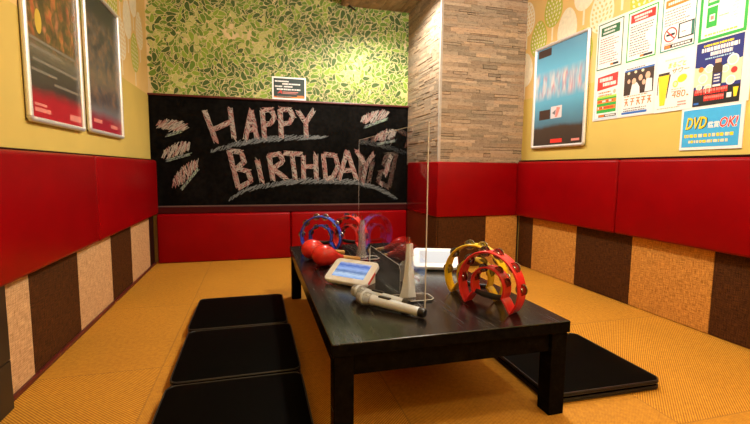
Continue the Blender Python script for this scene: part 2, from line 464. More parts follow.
# stone-clad pillar in the back corner and the stone-clad soffit beside it
STONE = stone_mat()
def stone_face(bm, lay, W, H, place, rnd, z0=0.0, dark=1.0):
    v = z0
    while v < H:
        h = rnd.choice((.020, .026, .032, .040)); h = min(h, H - v); u = 0.0
        while u < W:
            w = min(rnd.choice((.06, .10, .15, .2, .28, .36)) * rnd.uniform(.8, 1.2), W - u); d = rnd.choice((0, .0008, .0014, .002, .003, .006))
            if W - u - w < .05: w = W - u
            g = rnd.uniform(.86, 1.06); tone = rnd.choice(((.70, .61, .51), (.72, .63, .53), (.65, .58, .49), (.73, .62, .505), (.67, .585, .49)))
            n0 = len(bm.faces); e = rnd.uniform(.0000, .0006) if rnd.random() < .86 else .0042
            A = [place(*p) for p in ((u + e, v + e, -.004), (u + w - e, v + e, -.004), (u + w - e, v + h - e, -.004), (u + e, v + h - e, -.004))]
            B = [place(*p) for p in ((u + e, v + e, d), (u + w - e, v + e, d), (u + w - e, v + h - e, d), (u + e, v + h - e, d))]
            va = [bm.verts.new(p) for p in A]; vb = [bm.verts.new(p) for p in B]; fs = [bm.faces.new(vb)]
            for q in range(4): fs.append(bm.faces.new((va[q], va[(q + 1) % 4], vb[(q + 1) % 4], vb[q])))
            for f in fs:
                for lp in f.loops: lp[lay] = (tone[0] * g, tone[1] * g, tone[2] * g, 1)
            u += w
        v += h
PX, PY = 1.755, 3.975
bm = bmesh.new(); lay = bm.loops.layers.color.new('Col')
box(bm, PX + .004, PY + .004, 0, XR, YB, ZC)
for f in bm.faces:
    for lp in f.loops: lp[lay] = (.16, .11, .08, 1)
rnd = random.Random(5)
stone_face(bm, lay, XR - PX, ZC, lambda u, v, d: (PX + u, PY - d, v), rnd, 1.05)
stone_face(bm, lay, YB - PY, ZC, lambda u, v, d: (PX - d, YB - u, v), rnd, 1.05)
bmesh.ops.recalc_face_normals(bm, faces=bm.faces)
struct('pillar', bm, STONE)
bm = bmesh.new(); lay = bm.loops.layers.color.new('Col')
box(bm, .96, 3.3, 2.815, XR, YB, ZC)
for f in bm.faces:
    for lp in f.loops: lp[lay] = (.16, .11, .08, 1)
stone_face(bm, lay, YB - 3.3, XR - .96, lambda u, v, d: (.96 + v, 3.3 + u, 2.811 - d), rnd)
stone_face(bm, lay, YB - 3.3, .085, lambda u, v, d: (.956 - d, 3.3 + u, 2.815 + v), rnd)
bmesh.ops.recalc_face_normals(bm, faces=bm.faces)
struct('ceiling_soffit', bm, STONE)
BEAD = plain('corner_bead', (0.42, 0.36, 0.30), 0.5)
struct('trim_1', newbox(PX - .014, PY - .014, 1.075, PX + .012, PY + .012, 2.81, .003), BEAD)

# woven dado panels: alternate tan and dark brown
tn = [1]
def panel(x0, y0, x1, y1, m, z0=.02, z1=.53):
    tn[0] += 1
    return struct('trim_%d' % tn[0], newbox(x0, y0, z0, x1, y1, z1, .003), m)
yl = [-.9, -.54, .03, .60, 1.165, 1.73, 2.295, 2.857, 3.46, 3.98, 4.61]
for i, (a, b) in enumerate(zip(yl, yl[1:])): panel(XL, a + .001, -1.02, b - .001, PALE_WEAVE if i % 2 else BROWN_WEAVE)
panel(XL, 4.612, -1.02, 4.80, DARK_TRIM)
yr = [-.9, -.48, .12, .72, 1.32, 1.92, 2.515, 3.09, 3.70, 3.935]
for i, (a, b) in enumerate(zip(yr, yr[1:])): panel(2.674, a + .001, XR, b - .001, BROWN_WEAVE if i % 2 == 0 else TAN_WEAVE, 0.004)
panel(1.755, 3.95, 2.29, PY, BROWN_WEAVE, .004); panel(2.292, 3.95, 2.66, PY, TAN_WEAVE, .004)
panel(1.735, 3.955, 1.753, 4.80, BROWN_WEAVE, .004)
tag(obj('baseboard_left', newbox(XL, YF, 0, -1.006, 4.80, .022, .004), DARK_RED_TRIM), kind='structure')
# thin dark trims over the pads
for a in ((XL, YF, 1.067, -1.0, 4.83, 1.075), (2.65, YF, 1.088, XR, 3.95, 1.10)):
    tn[0] += 1; struct('trim_%d' % tn[0], newbox(*a, .003), DARK_TRIM)
tn[0] += 1; struct('trim_%d' % tn[0], newbox(XL, 4.835, .515, PX, YB, .582, .006), plain('dark_maroon_trim', (.045, .004, .004), .5, Specular_IOR_Level=.08))
tn[0] += 1; struct('trim_%d' % tn[0], newbox(-1.0, 4.872, .582, PX, YB, .592, .002), plain('pale_ledge', (.16, .09, .07), .6, Specular_IOR_Level=.1))
tn[0] += 1; struct('trim_%d' % tn[0], newbox(XL, 4.868, 1.722, PX, YB, 1.742, .004), DARK_RED_TRIM)

# ------------------------------------------------------------------ red wall pads
def pad(x0, y0, x1, y1, z0, z1, label, group):
    return tag(obj('wall_pad', newbox(x0, y0, z0, x1, y1, z1, .022, 4), RED, loc=((x0 + x1) / 2, (y0 + y1) / 2, z0), smooth=True, angle=1.2), label, 'wall pad', group)
GL, GR, GB = 'red pads along the poster wall with two frames', 'red pads along the wall of many posters', 'low red pads under the blackboard'
pad(XL, 3.103, -.972, 4.832, .515, 1.066, 'red vinyl wall pad in the corner beside the blackboard, over the far woven panels', GL)
pad(XL, .15, -.972, 3.097, .515, 1.066, 'red vinyl wall pad under the two framed food posters, cut by the photo edge', GL)
pad(2.622, 2.645, XR, 3.945, .525, 1.085, 'red vinyl wall pad under the single framed poster, next to the stone pillar', GR)
pad(2.622, -.1, XR, 2.639, .525, 1.085, 'red vinyl wall pad under the blue DVD sign, running out of the photo', GR)
bm = bmesh.new()
poly = [(1.728, 4.80), (1.728, 3.93), (2.63, 3.93), (2.63, PY), (1.755, PY), (1.755, 4.80)]
prism(bm, poly, .525, 1.075, lambda a, b, d: (a, b, d))
bmesh.ops.bevel(bm, geom=[e for e in bm.edges if not (abs(e.verts[0].co.x - 1.755) < 1e-4 and abs(e.verts[1].co.x - 1.755) < 1e-4)], offset=.012, segments=3, profile=.5, affect='EDGES')
tag(obj('wall_pad', bm, RED, loc=(1.74, 3.95, .525), smooth=True, angle=1.2), 'red vinyl pad wrapped round the corner of the stone pillar', 'wall pad')
pad(-.99, 4.79, .361, YB, .0, .513, 'low red pad on the floor under the blackboard, next to the beige and brown panels', GB)
pad(.367, 4.79, 1.725, YB, .0, .513, 'low red pad at the foot of the blackboard, partly hidden behind the tambourines', GB)

# ------------------------------------------------------------------ blackboard with chalk lettering
b = thing('blackboard', 'wide blackboard with HAPPY BIRTHDAY! in pink and white chalk', 'blackboard', (.36, 4.9, .592))
part('board', newbox(XL + .003, 4.887, .594, PX - .004, 4.915, 1.722, .002), board_mat(), b)
F = Flat((0, 4.8865, 0), (1, 0, 0), (0, -1, 0), 0.0003)
rnd = random.Random(2)
def ribbon(p, q, w, m, k):
    d = Vector((q[0] - p[0], q[1] - p[1])); L = d.length
    if L < 1e-5: return
    nx, ny = -d.y / L * w / 2, d.x / L * w / 2
    F.poly([(p[0] - nx, p[1] - ny), (q[0] - nx, q[1] - ny), (q[0] + nx, q[1] + ny), (p[0] + nx, p[1] + ny)], m, k)
def scribble(pts, width, mats, dens=70, lean=.6, w=.007, k0=1, taper=False):
    """short chalk hatches across a path, plus loose outlines"""
    seg = [Vector(p) for p in pts]; cum = [0]
    for a, c in zip(seg, seg[1:]): cum.append(cum[-1] + (c - a).length)
    def at(s):
        s = max(0, min(cum[-1], s))
        for i in range(len(seg) - 1):
            if s <= cum[i + 1] + 1e-9:
                d = seg[i + 1] - seg[i]; t = (s - cum[i]) / max(1e-6, d.length); return seg[i] + d * t, d.normalized()
        return seg[-1], (seg[-1] - seg[-2]).normalized()
    n = max(6, int(cum[-1] * dens)); kk = 0
    for i in range(n):
        s = cum[-1] * (i + rnd.random()) / n; p, d = at(s); nn = Vector((-d.y, d.x))
        hw = width / 2 * rnd.uniform(.7, 1.1)
        if taper: hw *= .55 + .6 * math.sin(PI * min(1, max(0, s / cum[-1])))
        ln = lean * rnd.uniform(.2, 1.7); a = p + nn * hw + d * ln * hw; c = p - nn * hw * rnd.uniform(.6, 1) - d * ln * hw
        kk += 1; ribbon(a, c, w * rnd.uniform(.6, 1.3), rnd.choice(mats), k0 + (kk % 9) * .4)
    for sg in (1, -1):
        prev = None
        if taper: continue
        for i in range(int(cum[-1] / .03) + 2):
            p, d = at(i * .03); q = p + Vector((-d.y, d.x)) * sg * width / 2 * rnd.uniform(.85, 1.1)
            if prev is not None and (q - prev).length < .08: ribbon(prev, q, w * .7, rnd.choice(mats), k0 + 4)
            prev = q
LET = [CH_PINK, CH_PINK, CH_WHITE, CH_WHITE]
for s in STROKES: scribble(s, .047, LET, 115, 1.1, .0075)
for s in BANDS: scribble(s, .066, [CH_BLUE], 62, 1.9, .0065, 1, True)
for s in BURSTS: scribble(s, .125, [CH_WHITE, CH_PINK, CH_WHITE], 150, .7, .007, 1, True)
for s in ACCENTS: scribble(s, .022, [CH_GREEN, CH_BLUE], 60, 2.0, .007, 5)
part('chalk_lettering', F.bm, F.mats, b)

# small dark green notice over the board
F = Flat((.187, 4.912, 1.745), (1, 0, 0), (0, -1, 0)); w, h = .366, .245
F.slab(0, 0, w, h, .008, WHITE); F.rect(.016, .022, w - .016, h - .016, P('bottle_green', (.002, .018, .015)), 1)
for u, v, l in ((.03, .205, .15), (.11, .178, .20), (.03, .150, .08), (.125, .150, .10), (.05, .120, .26), (.05, .038, .16)):
    F.lines(u, v, u + l, 1, .1, .015, [WHITE], 2, .05, rnd)
F.text('A', .055, .066, .036, P_RED, 2, .05, .3, .01); F.rect(.11, .08, .28, .087, P_PINK, 2); F.rect(.11, .066, .26, .072, P_PINK, 2)
F.rect(.016, .022, w - .016, .036, P_ORG, 2); F.lines(.27, .052, .34, 1, .1, .014, [P_ORG], 2, .05, rnd)
tag(F.build('wall_notice', None, (.37, 4.912, 1.745)), 'small dark green notice in a white border, standing over the blackboard on the leaf wallpaper', 'sign')

# ------------------------------------------------------------------ framed posters
def poster_frame(org, u, n, w, h, mat, label, group=None, extra=None):
    o, u, n = Vector(org), Vector(u), Vector(n)
    ce = o + u * (w / 2); root = thing('poster_frame', label, 'framed poster', ce, 0, group)
    pl = lambda a, b, d: o + u * a + Vector((0, 0, b)) + n * d
    bm = bmesh.new(); prism(bm, [(.006, .006), (w - .006, .006), (w - .006, h - .006), (.006, h - .006)], 0.001, .012, pl)
    part('backing', bm, DARK_ALU, root)
    F = Flat(o + n * .0155, u, n, .0005); F.slab(.022, .022, w - .022, h - .022, .003, mat); F.rect(.022, .022, w - .022, h - .022, mat, .5)
    if extra: extra(F)
    obj('poster_print', rel(F.bm, root), F.mats, root)
    r = .026; k = .013
    def rail(p, q, name):
        bm = bmesh.new(); tube(bm, [pl(*p), pl(*q)], .0145, 12); part(name, bm, ALU, root, smooth=True)
    z = .017
    rail((k, r, z), (k, h - r, z), 'frame_rail'); rail((w - k, r, z), (w - k, h - r, z), 'frame_rail')
    rail((r, k, z), (w - r, k, z), 'frame_rail'); rail((r, h - k, z), (w - r, h - k, z), 'frame_rail')
    for a, c, t0 in ((r, r, PI), (w - r, r, 1.5 * PI), (w - r, h - r, 0), (r, h - r, .5 * PI)):
        bm = bmesh.new(); tube(bm, [pl(a + k * math.cos(t0 + t * PI / 8 ), c + k * math.sin(t0 + t * PI / 8), z) for t in range(5)], .0155, 12)
        part('frame_corner', bm, ALU, root, smooth=True)
    return root
FOOD = blurred_print('blurred_food_print', 1, 0, .96, [(0, (.42, .01, .02)), (.13, (.40, .01, .02)), (.19, (.05, .035, .03)), (.3, (.06, .05, .04)), (.38, (.16, .13, .09)), (.44, (.05, .045, .02)), (1, (.10, .07, .03))],
    [(.3, (.50, .10, .04)), (.45, (.45, .17, .05)), (.55, (.12, .10, .02)), (.7, (.55, .20, .10))], .42, .93, (14, 15))
FOOD2 = blurred_print('blurred_drink_print', 1, 0, .96, [(0, (.40, .01, .03)), (.10, (.30, .01, .03)), (.17, (.16, .16, .17)), (.25, (.05, .05, .06)), (.4, (.15, .12, .09)), (.55, (.05, .05, .06)), (1, (.03, .03, .035))],
    [(.3, (.12, .11, .12)), (.5, (.25, .14, .08)), (.7, (.05, .07, .10))], .2, .80, (11, 16))
BLUE = blurred_print('blurred_blue_print', 1, 0, .96, [(0, (.035, .025, .02)), (.19, (.055, .035, .025)), (.23, (.07, .16, .22)), (.45, (.10, .34, .48)), (.75, (.12, .40, .56)), (1, (.10, .27, .42))],
    [(.3, (.70, .45, .30)), (.45, (.75, .62, .55)), (.55, (.55, .20, .20)), (.7, (.50, .60, .65))], .50, .72, (20, 5))  # blues raised to take in the glare on the print
def foodtext(F):
    F.rect(.07, .055, .24, .075, P_PINK, 1); F.rect(.07, .085, .20, .098, P_PINK, 1); F.rect(.48, .05, .64, .085, P_PINK, 1)
    for v, a, c in ((.40, .05, .60), (.36, .06, .40), (.30, .08, .62), (.25, .06, .34), (.21, .3, .62)): F.rect(a, v, c, v + .014, P('soft_caption', (.20, .17, .13)), 1)
    F.ell(.16, .50, .035, .06, P('soft_lemon', (.62, .42, .05)), 1)
def drinktext(F): F.rect(.10, .075, .26, .10, P_PINK, 1); F.rect(.44, .06, .6, .085, P_PINK, 1)
def bluetext(F):
    F.rect(.28, .045, .44, .08, P_RED, 1); F.rect(.10, .27, .26, .36, P_BROWN, 1); F.rect(.27, .27, .42, .38, P('pale_card', (.62, .55, .55)), 1); F.poly([(.33, .28), (.36, .28), (.40, .36), (.35, .37)], P_PINK, 2); F.poly([(.29, .32), (.33, .30), (.34, .35)], P_GREY, 2)
    F.rect(.05, .86, .24, .93, P_BROWN, 1); F.rect(.56, .05, .66, .07, P_PINK, 1)
GF = 'framed food posters over the red pads'
poster_frame((XL, 2.409, 1.210), (0, 1, 0), (1, 0, 0), .677, .955, FOOD, 'aluminium framed poster of blurred red and orange food, cut by the top of the photo', GF, foodtext)
poster_frame((XL, 3.172, 1.218), (0, 1, 0), (1, 0, 0), .73, .955, FOOD2, 'aluminium framed dark poster next to the printed tree wallpaper and leaf wall', GF, drinktext)
poster_frame((XR, 3.785, 1.212), (0, -1, 0), (-1, 0, 0), .725, .968, BLUE, 'aluminium framed blurred blue poster beside the stone pillar', None, bluetext)

# ------------------------------------------------------------------ paper posters on the right wall
rnd = random.Random(21)
F = Flat((2.69, 2.997, 1.405), (0, -1, 0), (-1, 0, 0)); F.slab(0, 0, 1.172, .775, .0015, plain('backing_paper', (.78, .74, .68), .4, var=.02))
tag(F.build('backing_sheet', None, (2.692, 2.4, 1.405)), 'large white backing sheet behind the two rows of posters', 'sheet')
GP, GQ = 'upper row of posters on the white sheet', 'lower row of posters on the white sheet'
def sheet(y, z0, w, h, draw, label, group, m=WHITE):
    F = Flat((2.6885, y, z0), (0, -1, 0), (-1, 0, 0), .0004); F.slab(0, 0, w, h, .001, m); draw(F, w, h)
    return tag(F.build('paper_poster', None, (2.6895, y - w / 2, z0)), label, 'poster', group)
def d_green(F, w, h):
    F.frame(0, 0, w, h, .008, P_DKG); F.rect(.03, h - .098, w - .035, h - .032, P_DKG)
    F.lines(.06, h - .045, w - .07, 1, .1, .016, [WHITE], 2, .02, rnd); F.lines(.05, h - .072, w - .08, 1, .1, .013, [WHITE], 2, .1, rnd)
    F.lines(.026, h - .118, w - .03, 11, .0185, .007, [P_PINK, P_PINK, P_GREY, P_RED], 2, .3, rnd); F.rect(w - .11, .018, w - .085, .034, P_ORG); F.rect(w - .085, .018, w - .03, .034, P_BLK)
def d_red(F, w, h):
    F.frame(0, 0, w, h, .009, P_GRN); F.rect(.024, h - .082, w - .02, h - .022, P_RED)
    F.lines(.05, h - .036, w - .05, 1, .1, .016, [WHITE], 2, .02, rnd); F.lines(.06, h - .060, w - .07, 1, .1, .013, [WHITE], 2, .1, rnd)
    F.lines(.026, h - .105, w - .03, 12, .0185, .007, [P_GREY, P_BLK, P_PINK, P_GREY], 2, .35, rnd); F.rect(w - .13, .016, w - .1, .032, P_ORG); F.rect(w - .1, .016, w - .025, .032, P_BLK)
def d_smoke(F, w, h):
    F.frame(0, 0, w, h, .008, P_TEAL); F.rect(.022, h - .072, w - .022, h - .022, P_ORG); F.lines(.04, h - .038, w - .05, 1, .1, .018, [WHITE], 2, .05, rnd)
    F.lines(.022, h - .092, w - .025, 6, .018, .007, [P_PINK, P_GREY, P_PINK], 2, .35, rnd)
    F.ring(.070, .105, .040, .048, P_RED, 2); F.rect(.040, .098, .100, .112, P_BLK, 2); F.rect(.095, .098, .104, .112, P_GREY, 2)
    F.poly([(.036, .134), (.042, .140), (.104, .076), (.098, .070)], P_RED, 3)
    F.rect(.125, .062, .232, .160, P_BLK, 2); F.rect(.135, .070, .215, .152, WHITE, 3); F.rect(.150, .10, .175, .104, P_RED, 4); F.poly([(.16, .08), (.163, .08), (.20, .13), (.197, .13)], P_BLUE, 4); F.rect(.219, .07, .227, .152, P_TEAL, 3)
    F.lines(.03, .05, .1, 1, .1, .006, [P_PINK], 2, .1, rnd)
    F.rect(.03, .016, w - .015, .040, P_BLK, 2); F.rect(.035, .02, .075, .036, P_ORG, 3); F.lines(.09, .034, w - .02, 1, .1, .012, [WHITE], 3, .1, rnd)
def d_qr(F, w, h):
    F.frame(0, 0, w, h, .018, P_GRN); F.rect(.018, h - .045, w - .018, h - .018, P_GRN); F.lines(.05, h - .024, w - .06, 1, .1, .015, [WHITE], 2, .05, rnd)
    F.rect(.045, .205, .115, .248, P_GRN); F.lines(.052, .238, .108, 1, .1, .014, [WHITE], 2, .05, rnd); F.rect(.195, .225, .255, .262, P_GRN); F.lines(.2, .25, .25, 1, .1, .012, [WHITE], 2, .05, rnd)
    F.rect(.045, .075, .108, .195, P_GRN); F.rect(.062, .11, .094, .15, WHITE, 2); F.rect(.068, .118, .088, .142, P_PINK, 3)
    F.lines(.12, .13, .18, 1, .1, .006, [P_GRN], 2, .1, rnd); F.lines(.19, .20, .25, 7, .018, .006, [CREAM, P_LBLUE], 2, .3, rnd); F.lines(.06, .275, .18, 1, .1, .008, [P_YEL], 2, .1, rnd)
    F.lines(.04, .038, w - .04, 1, .1, .010, [P_LIME], 2, .05, rnd)
zt = 1.805
sheet(2.982, zt, .248, .357, d_green, 'white notice with dark green border and header, leftmost in the upper poster row', GP)
sheet(2.694, zt, .249, .355, d_red, 'white notice with green border and red header, second poster in the upper row', GP)
sheet(2.411, zt, .242, .355, d_smoke, 'white notice with a red no smoking symbol and orange header', GP)
sheet(2.147, zt - .003, .279, .355, d_qr, 'white notice with broad bright green border, above the dark blue bottle poster', GP)
def e_menu(F, w, h):
    F.frame(.004, .004, w - .004, h - .004, .008, P_LBLUE); F.poly([(.022, h - .14), (w - .022, h - .125), (w - .02, h - .022), (.024, h - .035)], P_RED, 1)
    for u, v, hh in ((.045, h - .075, .028), (.08, h - .112, .026)): F.lines(u, v + hh, u + .13, 1, .1, hh, [WHITE], 2, .05, rnd)
    F.lines(.04, h - .155, .20, 2, .022, .012, [P_PINK, P_ORG], 2, .3, rnd); F.ell(.20, h - .165, .014, .016, P_SKIN, 2)
    F.rect(.028, .05, w - .025, .17, P_GRN, 1); F.rect(.028, .165, w - .025, .18, P_LIME, 2)
    for v in (.125, .075): F.rect(.03, v, w - .03, v + .028, P_ORG, 2); F.lines(.04, v + .022, .20, 1, .1, .014, [WHITE, P_RED], 3, .1, rnd)
    F.rect(.05, .016, w - .02, .036, P_BLK, 1); F.rect(.055, .019, .11, .033, P_ORG, 2); F.lines(.12, .032, w - .03, 1, .1, .01, [WHITE], 2, .1, rnd)
def f_photo(F, w, h):
    F.rect(.012, .15, w - .006, .325, P_BROWN, 1); F.lines(.03, .345, .19, 1, .1, .008, [P_GREY], 2, .1, rnd); F.rect(.015, .322, w - .004, .333, P_BLUE, 2)
    for u, v, r in ((.10, .245, .018), (.155, .262, .017), (.215, .268, .020), (.185, .225, .015), (.055, .25, .013)): F.ell(u, v, r, r * 1.25, P_SKIN, 3)
    F.poly([(.07, .15), (.155, .15), (.15, .20), (.125, .235), (.085, .225)], WHITE, 2); F.poly([(.195, .155), (.255, .155), (.25, .24), (.205, .25)], WHITE, 2)
    for u in (.05, .11, .17): F.ell(u, .31, .012, .010, CREAM, 2)
    for n, u in enumerate((.022, .078, .125, .172, .218)):
        F.rect(u, .118, u + .036, .125, P_ORG, 2); F.rect(u + (.004, .0, .006, .0, .004)[n], .098, u + .034, .104, P_ORG, 2)
        F.poly([(u + .020, .125), (u + .027, .125), (u + .014, .072), (u + .006, .072)], P_ORG, 2)
        if n in (0, 2, 4): F.poly([(u + .018, .098), (u + .026, .098), (u + .040, .074), (u + .032, .072)], P_ORG, 2)
    F.lines(.02, .145, .24, 1, .1, .008, [P_ORG, P_SKIN], 2, .1, rnd); F.lines(.02, .055, .24, 2, .016, .007, [P_GREY, P_BLK], 2, .2, rnd); F.rect(.004, .012, w - .045, .028, P_BLUE, 2)
def g_lemon(F, w, h):
    F.text('まるごと', .085, .285, .036, P_YEL, 2, .125, .15, .02); F.text('サワー', .115, .245, .032, P_ORG, 2, .12, .15, .02)
    F.lines(.06, .345, .2, 1, .1, .008, [CREAM], 2, .1, rnd)
    F.poly([(.038, .045), (.075, .045), (.098, .245), (.016, .245)], P_YEL, 2); F.rect(.016, .235, .098, .262, P_BROWN, 1); F.poly([(.096, .245), (.108, .245), (.088, .09), (.082, .09)], P_BROWN, 1); F.rect(.012, .12, .018, .24, P_BROWN, 1)
    F.ell(.19, .205, .034, .025, P_YEL, 2, 16, .3); F.ell(.145, .175, .019, .022, P_YEL, 2); F.ell(.145, .175, .012, .015, CREAM, 3)
    F.text('480', .125, .085, .045, P_ORG, 2, .095, .1); F.rect(.228, .088, .24, .098, P_ORG, 2)
    F.lines(.12, .145, .22, 2, .015, .006, [CREAM, P_PINK], 2, .3, rnd); F.lines(.17, .06, .24, 2, .018, .01, [P_PINK], 2, .2, rnd); F.lines(.02, .028, .2, 1, .1, .006, [P_SKIN], 2, .1, rnd)
def h_bottle(F, w, h):
    F.poly([(0, .12), (w, .12), (w, .25), (.14, .215), (0, .24)], P('pale_green', (.52, .62, .40)), 1)
    F.rect(0, .0, w, .10, P_BLK, 1); rr = random.Random(4)
    for u, v, r in ((.09, .22, .026), (.055, .165, .030), (.09, .10, .028), (.225, .245, .033), (.22, .13, .028), (.185, .20, .022), (.035, .115, .02)): F.ell(u, v, r, r, WHITE, 2); F.ell(u, v, r * .72, r * .72, P('plate_food', (.66, .68, .48)), 3)
    for u, v, r in ((.04, .222, .016), (.236, .185, .018)): F.ell(u, v, r, r, P_ORG if u < .1 else P_RED, 4)
    for u, v, hh in ((.045, .355, .012), ): F.lines(u, v + hh, .22, 1, .1, hh, [P_YEL], 2, .02, rr)
    F.lines(.035, .348, .255, 1, .1, .024, [WHITE], 2, .02, rr); F.lines(.09, .317, .22, 1, .1, .022, [WHITE], 2, .02, rr); F.lines(.06, .286, .23, 1, .1, .008, [P_LBLUE], 2, .02, rr)
    F.rect(.112, .100, .170, .225, P_BROWN, 5); F.poly([(.118, .225), (.166, .225), (.158, .245), (.126, .245)], P_BROWN, 5); F.rect(.124, .245, .160, .268, P_SKIN, 5); F.rect(.119, .12, .165, .185, P_NAVY, 6); F.lines(.124, .178, .16, 3, .018, .009, [WHITE], 7, .1, rr); F.rect(.119, .106, .165, .118, WHITE, 6)
    for u, v, l in ((.01, .072, .2), (.07, .03, .12)): F.lines(u, v + .03, u + l, 1, .1, .034, [P_RED], 4, .02, rr); F.lines(u + .004, v + .024, u + l, 1, .1, .014, [P_PINK], 5, .02, rr)
    F.rect(.205, .03, .232, .058, WHITE, 3); F.poly([(.245, .03), (.26, .03), (.268, .085), (.238, .085)], P_YEL, 3); F.rect(.008, .01, .04, .022, P_BLUE, 3)
zb = 1.412
sheet(2.984, zb, .247, .370, e_menu, 'small poster with a red banner over green and orange rows, nearest the framed poster', GQ)
sheet(2.708, zb, .269, .353, f_photo, 'white poster with a dark photo of people and orange lettering', GQ)
sheet(2.423, zb - .01, .265, .383, g_lemon, 'white lemon drink poster with a tall yellow glass and 480', GQ)
sheet(2.150, zb - .003, .276, .385, h_bottle, 'dark blue poster with a brown bottle and white plates', GQ, P_NAVY)
F = Flat((2.6885, 2.216, 1.138), (0, -1, 0), (-1, 0, 0), .0005); w, h = .379, .266
F.slab(0, 0, w, h, .006, WHITE); F.rect(.014, .018, w - .02, h - .014, P_SKY, 1)
F.text('DVD', .036, .128, .076, P_BLK, 2, .138, .25, .035); F.text('DVD', .034, .131, .074, P_YEL, 3, .134, .25, .02)
F.text('鑑賞', .176, .13, .040, WHITE, 2, .068, 0, .02); F.text('OK!', .244, .126, .066, WHITE, 2, .108, .2, .05); F.text('OK!', .247, .129, .060, P_RED, 3, .102, .2, .015)
F.lines(.03, .098, .335, 1, .1, .020, [P_YEL, P_YEL, CREAM], 2, .03, rnd); F.lines(.06, .060, .305, 1, .1, .017, [CREAM, P_YEL], 2, .03, rnd)
tag(F.build('wall_sign', None, (2.6885, 2.03, 1.138)), 'sky blue sign with yellow DVD and red OK! lettering, under the posters', 'sign')

bm = bmesh.new(); tube(bm, [(.955, 4.895, 2.885), (.975, 4.893, 2.85), (1.02, 4.89, 2.815), (1.075, 4.89, 2.785), (1.11, 4.895, 2.77)], .008, 8)
tag(obj('cable', bm, CAB, None, (1.02, 4.89, 2.77), smooth=True), 'short black cable on the leaf wallpaper below the stone ceiling edge', 'cable')

# ------------------------------------------------------------------ black cabinet at the photo's edge
c = thing('cabinet', 'narrow black upright furniture side at the photo edge, in front of the beige panel', 'cabinet', (-.995, 1.7, 0))
part('body', newbox(-1.003, 1.35, .212, -.98, 2.02, 1.0, .002), CAB, c)
part('plinth', newbox(-1.003, 1.35, .0, -.98, 2.02, .2085, .002), CAB, c)

# ------------------------------------------------------------------ floor cushions
def cushion(cx, cy, w, l, h, label, group, rz=0.0, double=True):
    root = thing('floor_cushion', label, 'cushion', (cx, cy, 0), rz, group)
    def slab(z0, z1, puff):
        bm = bmesh.new(); N = 20; g = {}
        def pt(i, j, top):
            a, b = -1 + 2 * i / N, -1 + 2 * j / N; r = .04
            x, y = a * w / 2, b * l / 2
            ex = max(0, abs(x) - (w / 2 - r)); ey = max(0, abs(y) - (l / 2 - r))
            if ex > 0 and ey > 0:
                m = max(ex, ey); d = math.hypot(ex, ey); k = m / d
                x = math.copysign(w / 2 - r + ex * k, x); y = math.copysign(l / 2 - r + ey * k, y)
            e = max(abs(a), abs(b)); q = 1 - e ** 10
            return (x, y, (z1 - .006 + (.006 + puff * (1 - a * a) * (1 - b * b)) * q) if top else (z0 + .004 * (1 - q)))
        for top in (0, 1):
            for i in range(N + 1):
                for j in range(N + 1): g[i, j, top] = bm.verts.new(pt(i, j, top))
            for i in range(N):
                for j in range(N):
                    q = [g[i, j, top], g[i + 1, j, top], g[i + 1, j + 1, top], g[i, j + 1, top]]; bm.faces.new(q if top else q[::-1])
        ring = [(i, 0) for i in range(N)] + [(N, j) for j in range(N)] + [(i, N) for i in range(N, 0, -1)] + [(0, j) for j in range(N, 0, -1)]
        for p, q in zip(ring, ring[1:] + ring[:1]): bm.faces.new((g[(*p, 0)], g[(*q, 0)], g[(*q, 1)], g[(*p, 1)]))
        return bm, [g[(*p, 1)].co.copy() for p in ring], [g[(*p, 0)].co.copy() for p in ring]
    for (z0, z1, pf) in (((0, h * .47, 0), (h * .53, h, .008)) if double else ((0, h, .01),)):
        bm, top, bot = slab(z0, z1, pf); c = obj('cover', bm, BLACK_VINYL, root, smooth=True, angle=1.0)
        bm = bmesh.new(); tube(bm, [p + Vector((0, 0, -.001)) for p in top], .0042, 6, True); tube(bm, [p + Vector((0, 0, .003)) for p in bot], .0042, 6, True)
        obj('piping', bm, PIPING, c, smooth=True)
    return root
GC = 'floor cushions in a row beside the table'
cushion(-.115, 2.93, .575, .615, .058, 'square black vinyl floor cushion, farthest of the row beside the table', GC)
cushion(-.100, 2.285, .575, .62, .058, 'square black vinyl floor cushion in the middle of the row of three', GC, .008)
cushion(-.100, 1.635, .575, .62, .058, 'square black vinyl floor cushion at the near end of the row, cut by the frame', GC)
cushion(1.50, 1.765, .59, .585, .05, 'black vinyl floor cushion by itself beyond the table leg, below the wall of posters', None, -.02)

# ------------------------------------------------------------------ the low table
TZ = .397
t = thing('low_table', 'low black wooden table with a visible wood grain top and square legs', 'table', (.728, 2.36, 0))
TX0, TX1, TY0, TY1 = .241, 1.215, 1.405, 3.33
bm = newbox(TX0, TY0, TZ - .048, TX1, TY1, TZ, .004, 2); bm.normal_update()
for f in bm.faces: f.material_index = 0 if f.normal.z > .3 else 1
part('tabletop', bm, [BLACKWOOD, BLACKWOOD_LOW], t)
for x in (TX0 + .008, TX1 - .080):
    for y in (TY0 + .006, TY1 - .082): part('leg', newbox(x, y, 0, x + .072, y + .076, TZ - .049, .004), BLACKWOOD_LOW, t)
for a in ((TX0 + .082, TY0 + .022, TX1 - .082, TY0 + .044), (TX0 + .082, TY1 - .044, TX1 - .082, TY1 - .022), (TX0 + .022, TY0 + .084, TX0 + .044, TY1 - .084), (TX1 - .044, TY0 + .084, TX1 - .022, TY1 - .084)):
    part('apron', newbox(a[0], a[1], TZ - .128, a[2], a[3], TZ - .0485, .002), BLACKWOOD_LOW, t)

